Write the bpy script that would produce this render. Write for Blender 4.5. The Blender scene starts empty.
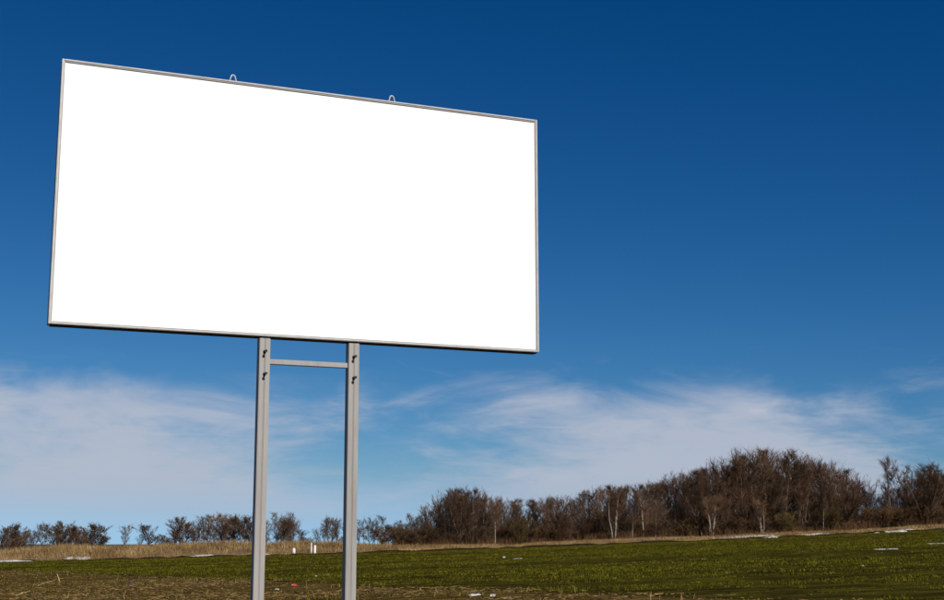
import bpy, math, random
import numpy as np
from mathutils import Vector

random.seed(7)
rng = np.random.default_rng(7)
scene = bpy.context.scene
COL = scene.collection
R = math.radians

# ------------------------------------------------------------------ camera
FPX, PITCH, EYE = 1388.66, 0.1739, 1.6
cam = bpy.data.cameras.new('camera')
cam.sensor_width = 36.0
cam.lens = 36.0 * FPX / 944.0
cam.clip_start = 0.1
cam.clip_end = 9000.0
cam.dof.use_dof = True
cam.dof.focus_distance = 16.5
cam.dof.aperture_fstop = 15.0
cam_o = bpy.data.objects.new('camera', cam)
COL.objects.link(cam_o)
cam_o.location = (0, 0, EYE)
cam_o.rotation_euler = (math.pi / 2 + PITCH, 0, 0)
scene.camera = cam_o

# ------------------------------------------------------------------ sky and sun
SUN_EL, SUN_AZ = R(37), R(149)          # azimuth measured from the view axis towards the right
world = bpy.data.worlds.new('World')
scene.world = world
world.use_nodes = True
wt = world.node_tree
for n in list(wt.nodes):
    wt.nodes.remove(n)


def wn(kind, **kw):
    n = wt.nodes.new(kind)
    for k, v in kw.items():
        setattr(n, k, v)
    return n


def wl(a, b):
    wt.links.new(a, b)


def wmath(op, a, b=None, c=None, clamp=False):
    n = wn('ShaderNodeMath', operation=op, use_clamp=clamp)
    for i, v in enumerate((a, b, c)):
        if v is None:
            continue
        if isinstance(v, (int, float)):
            n.inputs[i].default_value = v
        else:
            wl(v, n.inputs[i])
    return n.outputs[0]


def wsmooth(v, lo, hi):
    n = wn('ShaderNodeMapRange', interpolation_type='SMOOTHSTEP')
    wl(v, n.inputs['Value'])
    n.inputs['From Min'].default_value = lo
    n.inputs['From Max'].default_value = hi
    return n.outputs['Result']


sky = wn('ShaderNodeTexSky', sky_type='NISHITA')
sky.sun_disc = False
sky.sun_elevation = SUN_EL
sky.sun_rotation = SUN_AZ
sky.altitude = 2500
sky.air_density = 1.0
sky.dust_density = 0.0
sky.ozone_density = 6.0
# polarised, clear winter air: the red channel falls off faster than in the plain model, everywhere alike
sep = wn('ShaderNodeSeparateColor')
wl(sky.outputs[0], sep.inputs[0])
grn = wmath('MULTIPLY', wmath('POWER', wmath('MULTIPLY', sep.outputs[1], 0.1), 1.28), 9.5)
blu = wmath('MAXIMUM', wmath('MULTIPLY', sep.outputs[2], 0.94), wmath('MULTIPLY', grn, 1.42))
red = wmath('MINIMUM', wmath('MULTIPLY', wmath('POWER', wmath('MULTIPLY', sep.outputs[0], 0.1), 1.8), 13.2), wmath('MULTIPLY', grn, 0.56))
red = wmath('MAXIMUM', wmath('SUBTRACT', red, 0.10), 0.03)
comb = wn('ShaderNodeCombineColor')
wl(red, comb.inputs[0]); wl(grn, comb.inputs[1]); wl(blu, comb.inputs[2])

# thin cirrus banks: a low band of cloud all round the horizon, in stretches with gaps between
tc = wn('ShaderNodeTexCoord')
sxyz = wn('ShaderNodeSeparateXYZ')
wl(tc.outputs['Generated'], sxyz.inputs[0])
DX, DY, DZ = sxyz.outputs
az = wmath('ARCTAN2', DX, DY)
el = wmath('ARCSINE', DZ)


def cloud_noise(sa, se, scale, detail, rough, off, dist=0.0):
    cx = wn('ShaderNodeCombineXYZ')
    wl(wmath('MULTIPLY', DX, sa), cx.inputs[0])
    wl(wmath('MULTIPLY', DY, sa), cx.inputs[1])
    wl(wmath('ADD', wmath('MULTIPLY', el, se), off), cx.inputs[2])
    n = wn('ShaderNodeTexNoise')
    wl(cx.outputs[0], n.inputs['Vector'])
    n.inputs['Scale'].default_value = scale
    n.inputs['Detail'].default_value = detail
    n.inputs['Roughness'].default_value = rough
    n.inputs['Distortion'].default_value = dist
    return n.outputs['Fac']


n_big = cloud_noise(1.0, 3.2, 7.0, 5, 0.55, 0.3, 0.6)
n_fine = cloud_noise(1.0, 5.0, 26.0, 7, 0.62, 2.1, 0.8)
n_wisp = cloud_noise(1.0, 4.0, 14.0, 6, 0.6, 5.3, 1.2)
bank = wmath('COSINE', wmath('MULTIPLY', wmath('SUBTRACT', az, R(8.3)), 16.0))       # +1 in a bank, -1 in a gap
low = wmath('MULTIPLY', wsmooth(el, R(-0.5), R(3.0)),
            wmath('SUBTRACT', 1.0, wsmooth(wmath('SUBTRACT', el, wmath('MULTIPLY', n_big, R(4.2))), R(2.6), R(4.9))))
low_gap = wmath('MULTIPLY', wmath('SUBTRACT', 1.0, wsmooth(el, R(1.0), R(4.6))), 0.26)
dens = wmath('ADD', wmath('ADD', wmath('ADD', wmath('MULTIPLY', bank, 0.30), 0.07), low_gap), wmath('MULTIPLY', wmath('SUBTRACT', n_big, 0.5), 1.5))
dens = wmath('ADD', dens, wmath('MULTIPLY', wmath('SUBTRACT', n_fine, 0.5), 0.50))
veil = wmath('MULTIPLY', wsmooth(dens, -0.34, 0.40), low)
wisp = wmath('MULTIPLY', wsmooth(n_wisp, 0.56, 0.82),
             wmath('MULTIPLY', wsmooth(el, R(2.5), R(5.0)), wmath('SUBTRACT', 1.0, wsmooth(el, R(6.0), R(8.2)))))
cover = wmath('MULTIPLY', wmath('ADD', veil, wmath('MULTIPLY', wisp, 0.30)), 0.88, clamp=True)
mixc = wn('ShaderNodeMix', data_type='RGBA')
wl(cover, mixc.inputs['Factor'])
wl(comb.outputs[0], mixc.inputs['A'])
mixc.inputs['B'].default_value = (7.7, 8.4, 10.0, 1)
bg = wn('ShaderNodeBackground')
bg.inputs['Strength'].default_value = 0.06
wl(mixc.outputs['Result'], bg.inputs['Color'])
wo = wn('ShaderNodeOutputWorld')
wl(bg.outputs[0], wo.inputs[0])

sun = bpy.data.lights.new('sun', 'SUN')
sun.energy = 4.8
sun.angle = R(0.53)
sun.color = (1.0, 0.93, 0.83)
sun_o = bpy.data.objects.new('sun', sun)
COL.objects.link(sun_o)
SUN_DIR = Vector((math.sin(SUN_AZ) * math.cos(SUN_EL), math.cos(SUN_AZ) * math.cos(SUN_EL), math.sin(SUN_EL)))
sun_o.rotation_euler = SUN_DIR.to_track_quat('Z', 'Y').to_euler()
sun_o.location = (20, -20, 40)

vs = scene.view_settings
vs.view_transform = 'Standard'
vs.look = 'None'
vs.exposure = 0.0
vs.gamma = 1.0
vs.use_curve_mapping = False


# ------------------------------------------------------------------ helpers
def pixel_dir(px, py):
    dx, u = (px - 472.0) / FPX, (300.0 - py) / FPX
    return Vector((dx, math.cos(PITCH) - u * math.sin(PITCH), math.sin(PITCH) + u * math.cos(PITCH)))


def at(px, py, Y):
    d = pixel_dir(px, py)
    return Vector((0, 0, EYE)) + d * (Y / d.y)


def vnoise(x, y, s=1.0, seed=0):
    """smooth value noise, numpy, 0..1"""
    x = np.asarray(x, float) / s + seed * 17.31
    y = np.asarray(y, float) / s - seed * 9.77
    xi, yi = np.floor(x), np.floor(y)
    fx, fy = x - xi, y - yi
    fx = fx * fx * (3 - 2 * fx); fy = fy * fy * (3 - 2 * fy)

    def h(a, b):
        v = np.sin(a * 127.1 + b * 311.7 + seed * 74.7) * 43758.5453
        return v - np.floor(v)
    return ((h(xi, yi) * (1 - fx) + h(xi + 1, yi) * fx) * (1 - fy)
            + (h(xi, yi + 1) * (1 - fx) + h(xi + 1, yi + 1) * fx) * fy)


def sst(v, lo, hi):
    t = np.clip((np.asarray(v, float) - lo) / (hi - lo), 0, 1)
    return t * t * (3 - 2 * t)


FIELD_END = 170.0


def ground_z(x, y):
    x = np.asarray(x, float); y = np.asarray(y, float)
    xc = np.clip(x, -110, 110)
    yc = np.clip(y, -60, 240)
    z = 0.0338 * xc + 0.00545 * yc + 0.000128 * xc * xc
    r = np.hypot(x, y)
    z = z * (1 - sst(r, 235, 520))
    z = z + (vnoise(x, y, 21, 1) - 0.5) * 0.16 * sst(r, 10, 30) * (1 - sst(r, 400, 800))
    bank = 1.05 - 0.75 * sst(x, -24, -6)
    z = z + bank * sst(y, FIELD_END + 0.5, FIELD_END + 8) * (1 - sst(r, 235, 420))
    return z


def gz(x, y):
    return float(ground_z(x, y))


def edge_stubble(x):                       # far edge of the stubble, running back to the left
    return 109.2 - (x + 36.2) * 1.79 + (vnoise(x, 0 * x, 4, 5) - 0.5) * 2.4


def ground_hit(px, py):
    d = pixel_dir(px, py)
    t = 15.0
    while t < 400:
        p = Vector((0, 0, EYE)) + d * t
        if p.z < gz(p.x, p.y):
            break
        t += 0.1
    return p


def link(o, parent=None):
    COL.objects.link(o)
    if parent is not None:
        o.parent = parent
    return o


def np_mesh(name, verts, tris, mat, smooth=False):
    me = bpy.data.meshes.new(name)
    verts = np.asarray(verts, np.float32); tris = np.asarray(tris, np.int32)
    me.vertices.add(len(verts)); me.vertices.foreach_set('co', verts.ravel())
    k = tris.shape[1]
    me.loops.add(tris.size); me.loops.foreach_set('vertex_index', tris.ravel())
    me.polygons.add(len(tris))
    me.polygons.foreach_set('loop_start', np.arange(0, tris.size, k, dtype=np.int32))
    me.polygons.foreach_set('loop_total', np.full(len(tris), k, np.int32))
    if smooth:
        me.polygons.foreach_set('use_smooth', np.ones(len(tris), bool))
    me.update(calc_edges=True)
    me.validate()
    me.materials.append(mat)
    return me


def py_mesh(name, verts, faces, mat, smooth=False):
    me = bpy.data.meshes.new(name)
    me.from_pydata([tuple(v) for v in verts], [], faces)
    me.update()
    if smooth:
        for p in me.polygons:
            p.use_smooth = True
    me.materials.append(mat)
    return me


def obj(name, me, parent=None, loc=(0, 0, 0), rot=(0, 0, 0), scale=(1, 1, 1)):
    o = bpy.data.objects.new(name, me)
    o.location = loc; o.rotation_euler = rot; o.scale = scale
    return link(o, parent)


def tag(o, label, cat, group=None):
    o['label'] = label; o['category'] = cat
    if group:
        o['group'] = group
    return o


def empty(name, loc, rz=0.0, scale=(1, 1, 1)):
    o = bpy.data.objects.new(name, None)
    o.empty_display_size = 0.3
    o.location = loc; o.rotation_euler = (0, 0, rz); o.scale = scale
    return link(o)


class MB:
    def __init__(self):
        self.v, self.f = [], []

    def add(self, vs, fs):
        b = len(self.v)
        self.v += [tuple(q) for q in vs]
        self.f += [tuple(i + b for i in f) for f in fs]

    def box(self, x0, x1, y0, y1, z0, z1, bev=0.0):
        if bev <= 0:
            vs = [(x, y, z) for z in (z0, z1) for y in (y0, y1) for x in (x0, x1)]
            self.add(vs, [(0, 2, 3, 1), (4, 5, 7, 6), (0, 1, 5, 4), (2, 6, 7, 3), (0, 4, 6, 2), (1, 3, 7, 5)])
        else:
            import bmesh
            bm = bmesh.new()
            bmesh.ops.create_cube(bm, size=1.0)
            for q in bm.verts:
                q.co = Vector(((x0 + x1) / 2 + q.co.x * (x1 - x0), (y0 + y1) / 2 + q.co.y * (y1 - y0), (z0 + z1) / 2 + q.co.z * (z1 - z0)))
            bmesh.ops.bevel(bm, geom=bm.edges[:], offset=bev, segments=2, affect='EDGES')
            bm.verts.index_update()
            self.add([q.co for q in bm.verts], [[q.index for q in f.verts] for f in bm.faces])
            bm.free()

    def tube(self, pts, rads, sides=6, cap=True):
        pts = [Vector(p) for p in pts]
        b = len(self.v)
        n = len(pts)
        prev = None
        for i, p in enumerate(pts):
            t = (pts[min(i + 1, n - 1)] - pts[max(i - 1, 0)])
            t = t.normalized() if t.length > 1e-9 else Vector((0, 0, 1))
            if prev is None:
                a = t.orthogonal().normalized()
            else:
                a = prev - t * prev.dot(t)
                a = a.normalized() if a.length > 1e-6 else t.orthogonal().normalized()
            prev = a
            c = t.cross(a)
            r = rads[i] if isinstance(rads, (list, tuple)) else rads
            for k in range(sides):
                th = 2 * math.pi * k / sides
                self.v.append(tuple(p + (a * math.cos(th) + c * math.sin(th)) * r))
        for i in range(n - 1):
            for k in range(sides):
                k2 = (k + 1) % sides
                self.f.append((b + i * sides + k, b + i * sides + k2, b + (i + 1) * sides + k2, b + (i + 1) * sides + k))
        if cap:
            self.f.append(tuple(b + k for k in range(sides))[::-1])
            self.f.append(tuple(b + (n - 1) * sides + k for k in range(sides)))

    def spike(self, p, q, r):
        """thin twig: three-sided cone from p to q"""
        p, q = Vector(p), Vector(q)
        t = (q - p).normalized()
        a = t.orthogonal().normalized(); c = t.cross(a)
        b = len(self.v)
        for k in range(3):
            th = 2.094 * k
            self.v.append(tuple(p + (a * math.cos(th) + c * math.sin(th)) * r))
        self.v.append(tuple(q))
        self.f += [(b, b + 1, b + 3), (b + 1, b + 2, b + 3), (b + 2, b, b + 3)]

    def mesh(self, name, mat, smooth=False):
        return py_mesh(name, self.v, self.f, mat, smooth)


# ------------------------------------------------------------------ materials
def new_mat(name):
    m = bpy.data.materials.new(name)
    m.use_nodes = True
    return m, m.node_tree, m.node_tree.nodes['Principled BSDF']


def noise_mat(name, cols, scale=4.0, detail=6.0, rough=0.9, bump=0.0, bump_scale=None, spec=0.2, stretch=(1, 1, 1),
              per_object=0.0, coords='Object', sheen=0.0, subsurf=0.0, nrough=0.6):
    m, nt, b = new_mat(name)
    tcn = nt.nodes.new('ShaderNodeTexCoord')
    mp = nt.nodes.new('ShaderNodeMapping')
    mp.inputs['Scale'].default_value = stretch
    nt.links.new(tcn.outputs[coords], mp.inputs['Vector'])
    nz = nt.nodes.new('ShaderNodeTexNoise')
    nz.inputs['Scale'].default_value = scale
    nz.inputs['Detail'].default_value = detail
    nz.inputs['Roughness'].default_value = nrough
    nt.links.new(mp.outputs[0], nz.inputs['Vector'])
    rp = nt.nodes.new('ShaderNodeValToRGB')
    els = rp.color_ramp.elements
    while len(els) < len(cols):
        els.new(0.5)
    for e, (pos, c) in zip(els, cols):
        e.position = pos; e.color = (*c, 1)
    nt.links.new(nz.outputs['Fac'], rp.inputs[0])
    out = rp.outputs[0]
    if per_object:
        oi = nt.nodes.new('ShaderNodeObjectInfo')
        hs = nt.nodes.new('ShaderNodeHueSaturation')
        mr = nt.nodes.new('ShaderNodeMapRange')
        mr.inputs['To Min'].default_value = 1 - per_object
        mr.inputs['To Max'].default_value = 1 + per_object
        nt.links.new(oi.outputs['Random'], mr.inputs['Value'])
        nt.links.new(mr.outputs[0], hs.inputs['Value'])
        nt.links.new(out, hs.inputs['Color'])
        out = hs.outputs[0]
    nt.links.new(out, b.inputs['Base Color'])
    b.inputs['Roughness'].default_value = rough
    b.inputs['Specular IOR Level'].default_value = spec
    if bump:
        bp = nt.nodes.new('ShaderNodeBump')
        bp.inputs['Strength'].default_value = bump
        bp.inputs['Distance'].default_value = 0.1
        if bump_scale:
            n2 = nt.nodes.new('ShaderNodeTexNoise')
            n2.inputs['Scale'].default_value = bump_scale
            n2.inputs['Detail'].default_value = 8
            nt.links.new(mp.outputs[0], n2.inputs['Vector'])
            nt.links.new(n2.outputs['Fac'], bp.inputs['Height'])
        else:
            nt.links.new(nz.outputs['Fac'], bp.inputs['Height'])
        nt.links.new(bp.outputs[0], b.inputs['Normal'])
    return m


M = {}
M['panel'] = noise_mat('white_panel', [(0.3, (0.87, 0.87, 0.87)), (0.7, (0.90, 0.90, 0.895))], 0.6, 3, 0.45, spec=0.3)
M['frame'] = noise_mat('galvanised_frame', [(0.3, (0.40, 0.40, 0.395)), (0.5, (0.48, 0.48, 0.475)), (0.72, (0.54, 0.54, 0.53))], 6, 8, 0.5, spec=0.4)
M['lip'] = noise_mat('frame_lip', [(0.3, (0.28, 0.265, 0.25)), (0.7, (0.36, 0.345, 0.33))], 9, 6, 0.6)
M['back'] = noise_mat('panel_back', [(0.3, (0.16, 0.16, 0.16)), (0.7, (0.22, 0.22, 0.22))], 3, 5, 0.7)
M['post'] = noise_mat('grey_post_paint', [(0.25, (0.26, 0.252, 0.24)), (0.5, (0.33, 0.32, 0.305)), (0.75, (0.375, 0.365, 0.35))], 7, 10, 0.62,
                      bump=0.05, bump_scale=40, spec=0.3, stretch=(1, 1, 0.12))
M['seam'] = noise_mat('weld_seam', [(0.3, (0.26, 0.235, 0.21)), (0.7, (0.31, 0.285, 0.26))], 12, 5, 0.8, stretch=(1, 1, 0.3))
M['bolt'] = noise_mat('dark_bolt_and_shade', [(0.3, (0.018, 0.016, 0.015)), (0.7, (0.035, 0.03, 0.028))], 60, 4, 0.55)  # also colours the painted shade strip under the board
M['loop'] = noise_mat('galvanised_rod', [(0.3, (0.42, 0.44, 0.46)), (0.7, (0.55, 0.56, 0.58))], 40, 4, 0.45)
M['soil'] = noise_mat('field_soil', [(0.36, (0.020, 0.013, 0.004)), (0.5, (0.072, 0.049, 0.014)), (0.64, (0.190, 0.128, 0.042))], 1.1, 15, 1.0,
                      bump=1.0, bump_scale=5.0, spec=0.0, nrough=0.82, stretch=(0.7, 1, 1))
M['clod'] = noise_mat('soil_clod', [(0.3, (0.020, 0.013, 0.005)), (0.7, (0.070, 0.048, 0.018))], 6, 6, 1.0, spec=0.0)
M['wheatground'] = noise_mat('sprouting_ground', [(0.38, (0.016, 0.012, 0.004)), (0.50, (0.038, 0.033, 0.006)), (0.62, (0.072, 0.066, 0.009))], 0.9, 15, 1.0,
                             bump=1.0, bump_scale=4.0, spec=0.0, stretch=(0.45, 1, 1), nrough=0.72)
M['wheat'] = noise_mat('wheat_blade', [(0.36, (0.030, 0.029, 0.003)), (0.5, (0.085, 0.081, 0.006)), (0.63, (0.185, 0.162, 0.016))], 1.3, 14, 0.9,
                       spec=0.04, nrough=0.75, stretch=(0.5, 1, 1))
M['darksoil'] = noise_mat('damp_dark_soil', [(0.3, (0.012, 0.008, 0.004)), (0.7, (0.034, 0.024, 0.012))], 1.5, 8, 1.0, bump=0.6, bump_scale=6, spec=0.0)
M['verge'] = noise_mat('verge_ground', [(0.3, (0.11, 0.075, 0.04)), (0.7, (0.24, 0.175, 0.095))], 0.8, 10, 0.95, bump=0.6, bump_scale=5, stretch=(0.6, 1, 1))
M['drygrass'] = noise_mat('dry_grass', [(0.33, (0.10, 0.060, 0.024)), (0.5, (0.245, 0.160, 0.070)), (0.66, (0.42, 0.295, 0.135))], 0.3, 12, 0.9, spec=0.05, nrough=0.7)
M['far'] = noise_mat('far_ground', [(0.3, (0.06, 0.05, 0.025)), (0.7, (0.13, 0.10, 0.055))], 0.03, 10, 0.95)
M['floor'] = noise_mat('leaf_litter', [(0.3, (0.035, 0.022, 0.014)), (0.7, (0.09, 0.052, 0.030))], 1.0, 8, 0.95)
M['straw'] = noise_mat('straw', [(0.34, (0.075, 0.045, 0.016)), (0.5, (0.19, 0.120, 0.046)), (0.68, (0.40, 0.275, 0.115))], 1.6, 10, 0.8)
M['straw_pale'] = noise_mat('pale_straw', [(0.3, (0.50, 0.36, 0.16)), (0.7, (0.62, 0.47, 0.23))], 5, 4, 0.7)
M['snow'] = noise_mat('old_snow', [(0.35, (0.20, 0.18, 0.15)), (0.48, (0.46, 0.455, 0.45)), (0.7, (0.64, 0.64, 0.65))], 1.3, 10, 0.8, bump=0.4, bump_scale=3)
M['bark'] = noise_mat('bark', [(0.3, (0.070, 0.050, 0.036)), (0.7, (0.165, 0.122, 0.090))], 3, 6, 0.95, per_object=0.4, spec=0.1)
M['twig'] = noise_mat('twigs', [(0.3, (0.060, 0.036, 0.021)), (0.7, (0.140, 0.084, 0.051))], 0.7, 5, 0.95, per_object=0.35, spec=0.0)
M['twig_grey'] = noise_mat('grey_twigs', [(0.3, (0.066, 0.046, 0.034)), (0.7, (0.148, 0.104, 0.076))], 0.7, 5, 0.9, per_object=0.25, spec=0.1)
M['twig_rust'] = noise_mat('russet_twigs', [(0.3, (0.070, 0.040, 0.020)), (0.7, (0.150, 0.086, 0.042))], 0.8, 5, 0.95, per_object=0.30, spec=0.0)
M['twig_olive'] = noise_mat('olive_twigs', [(0.3, (0.060, 0.041, 0.015)), (0.7, (0.118, 0.082, 0.028))], 0.8, 5, 0.9, per_object=0.15, spec=0.1)
M['birch'] = noise_mat('birch_bark', [(0.36, (0.06, 0.05, 0.045)), (0.46, (0.25, 0.205, 0.165)), (0.72, (0.42, 0.36, 0.30))], 2.2, 5, 0.8, stretch=(1, 1, 2.2), spec=0.2)
M['white_paint'] = noise_mat('white_marker_paint', [(0.3, (0.66, 0.65, 0.62)), (0.7, (0.80, 0.79, 0.77))], 6, 5, 0.6)
M['grey_paint'] = noise_mat('grey_concrete', [(0.3, (0.24, 0.23, 0.22)), (0.7, (0.36, 0.35, 0.33))], 8, 5, 0.8)
M['red'] = noise_mat('red_print', [(0.3, (0.42, 0.03, 0.02)), (0.7, (0.58, 0.06, 0.04))], 20, 3, 0.5)
M['paper'] = noise_mat('white_scrap', [(0.3, (0.24, 0.225, 0.20)), (0.7, (0.40, 0.38, 0.35))], 10, 4, 0.6)
M['purple'] = noise_mat('purple_scrap', [(0.3, (0.05, 0.015, 0.10)), (0.7, (0.10, 0.03, 0.18))], 20, 3, 0.5)


# ------------------------------------------------------------------ ground sheets
def ticks(fine, step, far):
    t = list(np.arange(0, fine + 0.01, step))
    s = step
    while t[-1] < far:
        s *= 1.25
        t.append(t[-1] + s)
    return t


tx = ticks(130, 2.0, 5000)
xs = np.array(sorted(set([-v for v in tx] + tx)))
ty_up = ticks(244, 2.0, 5000)
ty_dn = ticks(40, 4.0, 5000)
ys = np.array(sorted(set([-v for v in ty_dn] + ty_up)))
GX, GY = np.meshgrid(xs, ys)
GZ = ground_z(GX, GY) - 0.05
nx, ny = len(xs), len(ys)
ii = (np.arange(ny - 1)[:, None] * nx + np.arange(nx - 1)[None, :]).ravel()
quads = np.stack([ii, ii + 1, ii + nx + 1, ii + nx], 1)
g = obj('ground', np_mesh('ground', np.stack([GX.ravel(), GY.ravel(), GZ.ravel()], 1), quads, M['far'], True))
g['kind'] = 'structure'


def strip(name, x0, x1, step, ya, yb, rows, mat, lift, gamma=1.0):
    X = np.arange(x0, x1 + 0.01, step)
    t = np.linspace(0, 1, rows + 1) ** gamma
    A, B = ya(X), yb(X)
    keep = (B - A) > 0.4
    YY = A[None, :] + (B - A)[None, :] * t[:, None]
    XX = np.repeat(X[None, :], rows + 1, 0)
    ZZ = ground_z(XX, YY) + lift
    n = len(X)
    f = []
    for r in range(rows):
        for c in range(n - 1):
            if keep[c] and keep[c + 1]:
                i = r * n + c
                f.append((i, i + 1, i + n + 1, i + n))
    o = obj(name, np_mesh(name, np.stack([XX.ravel(), YY.ravel(), ZZ.ravel()], 1), np.array(f), mat, True))
    o['kind'] = 'structure'
    return o


def far_edge(x):
    return FIELD_END + (vnoise(x, 0 * x, 9, 8) - 0.5) * 1.2


strip('stubble_field', -72, 60, 1.0, lambda x: np.full_like(x, -30.0),
      lambda x: np.clip(edge_stubble(x), -29.0, FIELD_END - 0.5), 110, M['soil'], 0.0)
strip('wheat_field', -72, 110, 1.0, lambda x: np.clip(edge_stubble(x) - 0.5, -30.0, FIELD_END - 0.5),
      far_edge, 100, M['wheatground'], 0.012)
strip('grass_verge', -120, 120, 1.0, lambda x: far_edge(x) + 0.1, lambda x: np.full_like(x, FIELD_END + 12.0), 14, M['verge'], 0.02)
strip('woodland_floor', -12, 120, 1.5, lambda x: np.full_like(x, FIELD_END + 11.9), lambda x: np.full_like(x, FIELD_END + 44.0), 20, M['floor'], 0.01)

# low cut edge of dark earth where the ploughland stops
mb = MB()
EX = np.arange(-80, 110, 0.5)
ey = far_edge(EX)
hh = (0.05 + 0.24 * vnoise(EX, EX * 0, 1.4, 3)) * (0.55 + 0.9 * vnoise(EX, EX * 0, 11, 7))
prof = []
for x, y, h in zip(EX, ey, hh):
    z = gz(x, y)
    prof.append([(x, y - 0.35, z - 0.05), (x, y - 0.22, z + h * 0.7), (x, y - 0.05, z + h), (x, y + 0.35, z + h * 0.8), (x, y + 0.7, z - 0.05)])
for i, row in enumerate(prof):
    mb.v += row
    if i:
        for k in range(4):
            a = (i - 1) * 5 + k
            mb.f.append((a, a + 5, a + 6, a + 1))
o = obj('field_margin_bank', mb.mesh('field_margin_bank', M['darksoil'], True))
o['kind'] = 'structure'


# ------------------------------------------------------------------ ground cover (uncountable)
def sample_field(n, y0, y1, power=1.0, side=0.43, pad=5.0):
    u = rng.random(n)
    y = (y0 ** power + u * (y1 ** power - y0 ** power)) ** (1 / power)
    x = (rng.random(n) * 2 - 1) * (side * y + pad)
    return x, y


def blades(name, x, y, h, w, lean, mat, z=None, kind='stuff', parent=None):
    """one bent blade of two faces per point, all in one mesh"""
    n = len(x)
    z = ground_z(x, y) + 0.005 if z is None else z
    th = rng.random(n) * 2 * np.pi
    la = rng.random(n) * 2 * np.pi
    lr = lean * rng.random(n) * h
    c, s = np.cos(th) * w / 2, np.sin(th) * w / 2
    lx, ly = np.cos(la) * lr, np.sin(la) * lr
    v = np.empty((n, 5, 3), np.float32)
    v[:, 0] = np.stack([x - c, y - s, z], 1)
    v[:, 1] = np.stack([x + c, y + s, z], 1)
    v[:, 2] = np.stack([x + c * .8 + lx * .35, y + s * .8 + ly * .35, z + h * .6], 1)
    v[:, 3] = np.stack([x - c * .8 + lx * .35, y - s * .8 + ly * .35, z + h * .6], 1)
    v[:, 4] = np.stack([x + lx, y + ly, z + h * np.sqrt(np.maximum(0.08, 1 - (lr / np.maximum(h, 1e-6)) ** 2 * .6))], 1)
    b = np.arange(n) * 5
    t = np.concatenate([np.stack([b, b + 1, b + 2], 1), np.stack([b, b + 2, b + 3], 1), np.stack([b + 3, b + 2, b + 4], 1)])
    o = obj(name, np_mesh(name, v.reshape(-1, 3), t, mat), parent)
    if kind:
        o['kind'] = kind
    return o


# winter wheat: tufts in drilled rows, thin on bare patches
wx, wy = sample_field(190000, 24, FIELD_END - 0.6, 1.05)
row = np.round((wx * 0.878 + wy * 0.479) / 0.25) * 0.25            # snap towards the drill rows
d = row - (wx * 0.878 + wy * 0.479)
wx = wx + d * 0.878 * 0.8; wy = wy + d * 0.479 * 0.8
patch = vnoise(wx * 0.8, wy, 0.45, 2) * 0.42 + vnoise(wx * 0.25, wy, 1.8, 4) * 0.33 + vnoise(wx * 0.15, wy, 8.0, 6) * 0.25
keep = (wy > edge_stubble(wx) + (vnoise(wx, wy, 1.5, 9) - 0.3) * 2) & (rng.random(len(wx)) < sst(patch, 0.36, 0.58) + 0.04)
wx, wy, patch = wx[keep], wy[keep], patch[keep]
rep = 3
wx = np.repeat(wx, rep) + rng.normal(0, 0.05, len(wx) * rep)
wy = np.repeat(wy, rep) + rng.normal(0, 0.05, len(wy) * rep)
wh = (0.03 + 0.06 * rng.random(len(wx))) * (0.2 + 1.55 * sst(np.repeat(patch, rep), 0.36, 0.78))
o = blades('winter_wheat', wx, wy, wh, 0.012 + 0.00022 * wy, 1.3, M['wheat'])
o['label'] = 'short green winter wheat sprouting across the field'; o['category'] = 'crop'

# weeds and regrowth inside the stubble
sx, sy = sample_field(26000, 22, 110, 1.0)
pt = vnoise(sx * 0.4, sy, 2.0, 12)
keep = (sy < edge_stubble(sx)) & (rng.random(len(sx)) < sst(pt, 0.40, 0.75) * 0.9)
o = blades('stubble_weeds', sx[keep], sy[keep], 0.05 + 0.07 * rng.random(keep.sum()), np.full(keep.sum(), 0.03), 0.9, M['wheat'])
o['label'] = 'sparse green weeds growing through the maize stubble'; o['category'] = 'weeds'

# clods of soil
cx, cy = sample_field(26000, 22, 110, 1.0)
keep = cy < edge_stubble(cx) + 1.5
cx, cy = cx[keep], cy[keep]
n = len(cx)
base = np.array([(1, 0, -.2), (0, 1, -.2), (-1, 0, -.2), (0, -1, -.2), (.15, .1, 1.0)], np.float32)
tr = np.array([(0, 1, 4), (1, 2, 4), (2, 3, 4), (3, 0, 4)])
sz = 0.02 + 0.06 * rng.random(n) ** 2.2
jit = 0.65 + 0.7 * rng.random((n, 5, 3))
rot = rng.random(n) * 6.28
bv = base[None] * jit * sz[:, None, None]
c, s = np.cos(rot)[:, None], np.sin(rot)[:, None]
V = np.stack([bv[..., 0] * c - bv[..., 1] * s + cx[:, None], bv[..., 0] * s + bv[..., 1] * c + cy[:, None],
              bv[..., 2] * 0.8 + ground_z(cx, cy)[:, None]], -1)
T = (tr[None] + (np.arange(n) * 5)[:, None, None]).reshape(-1, 3)
o = obj('soil_clods', np_mesh('soil_clods', V.reshape(-1, 3), T, M['clod']))
o['kind'] = 'stuff'; o['label'] = 'dark clods of earth on the stubble field'; o['category'] = 'soil'


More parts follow.
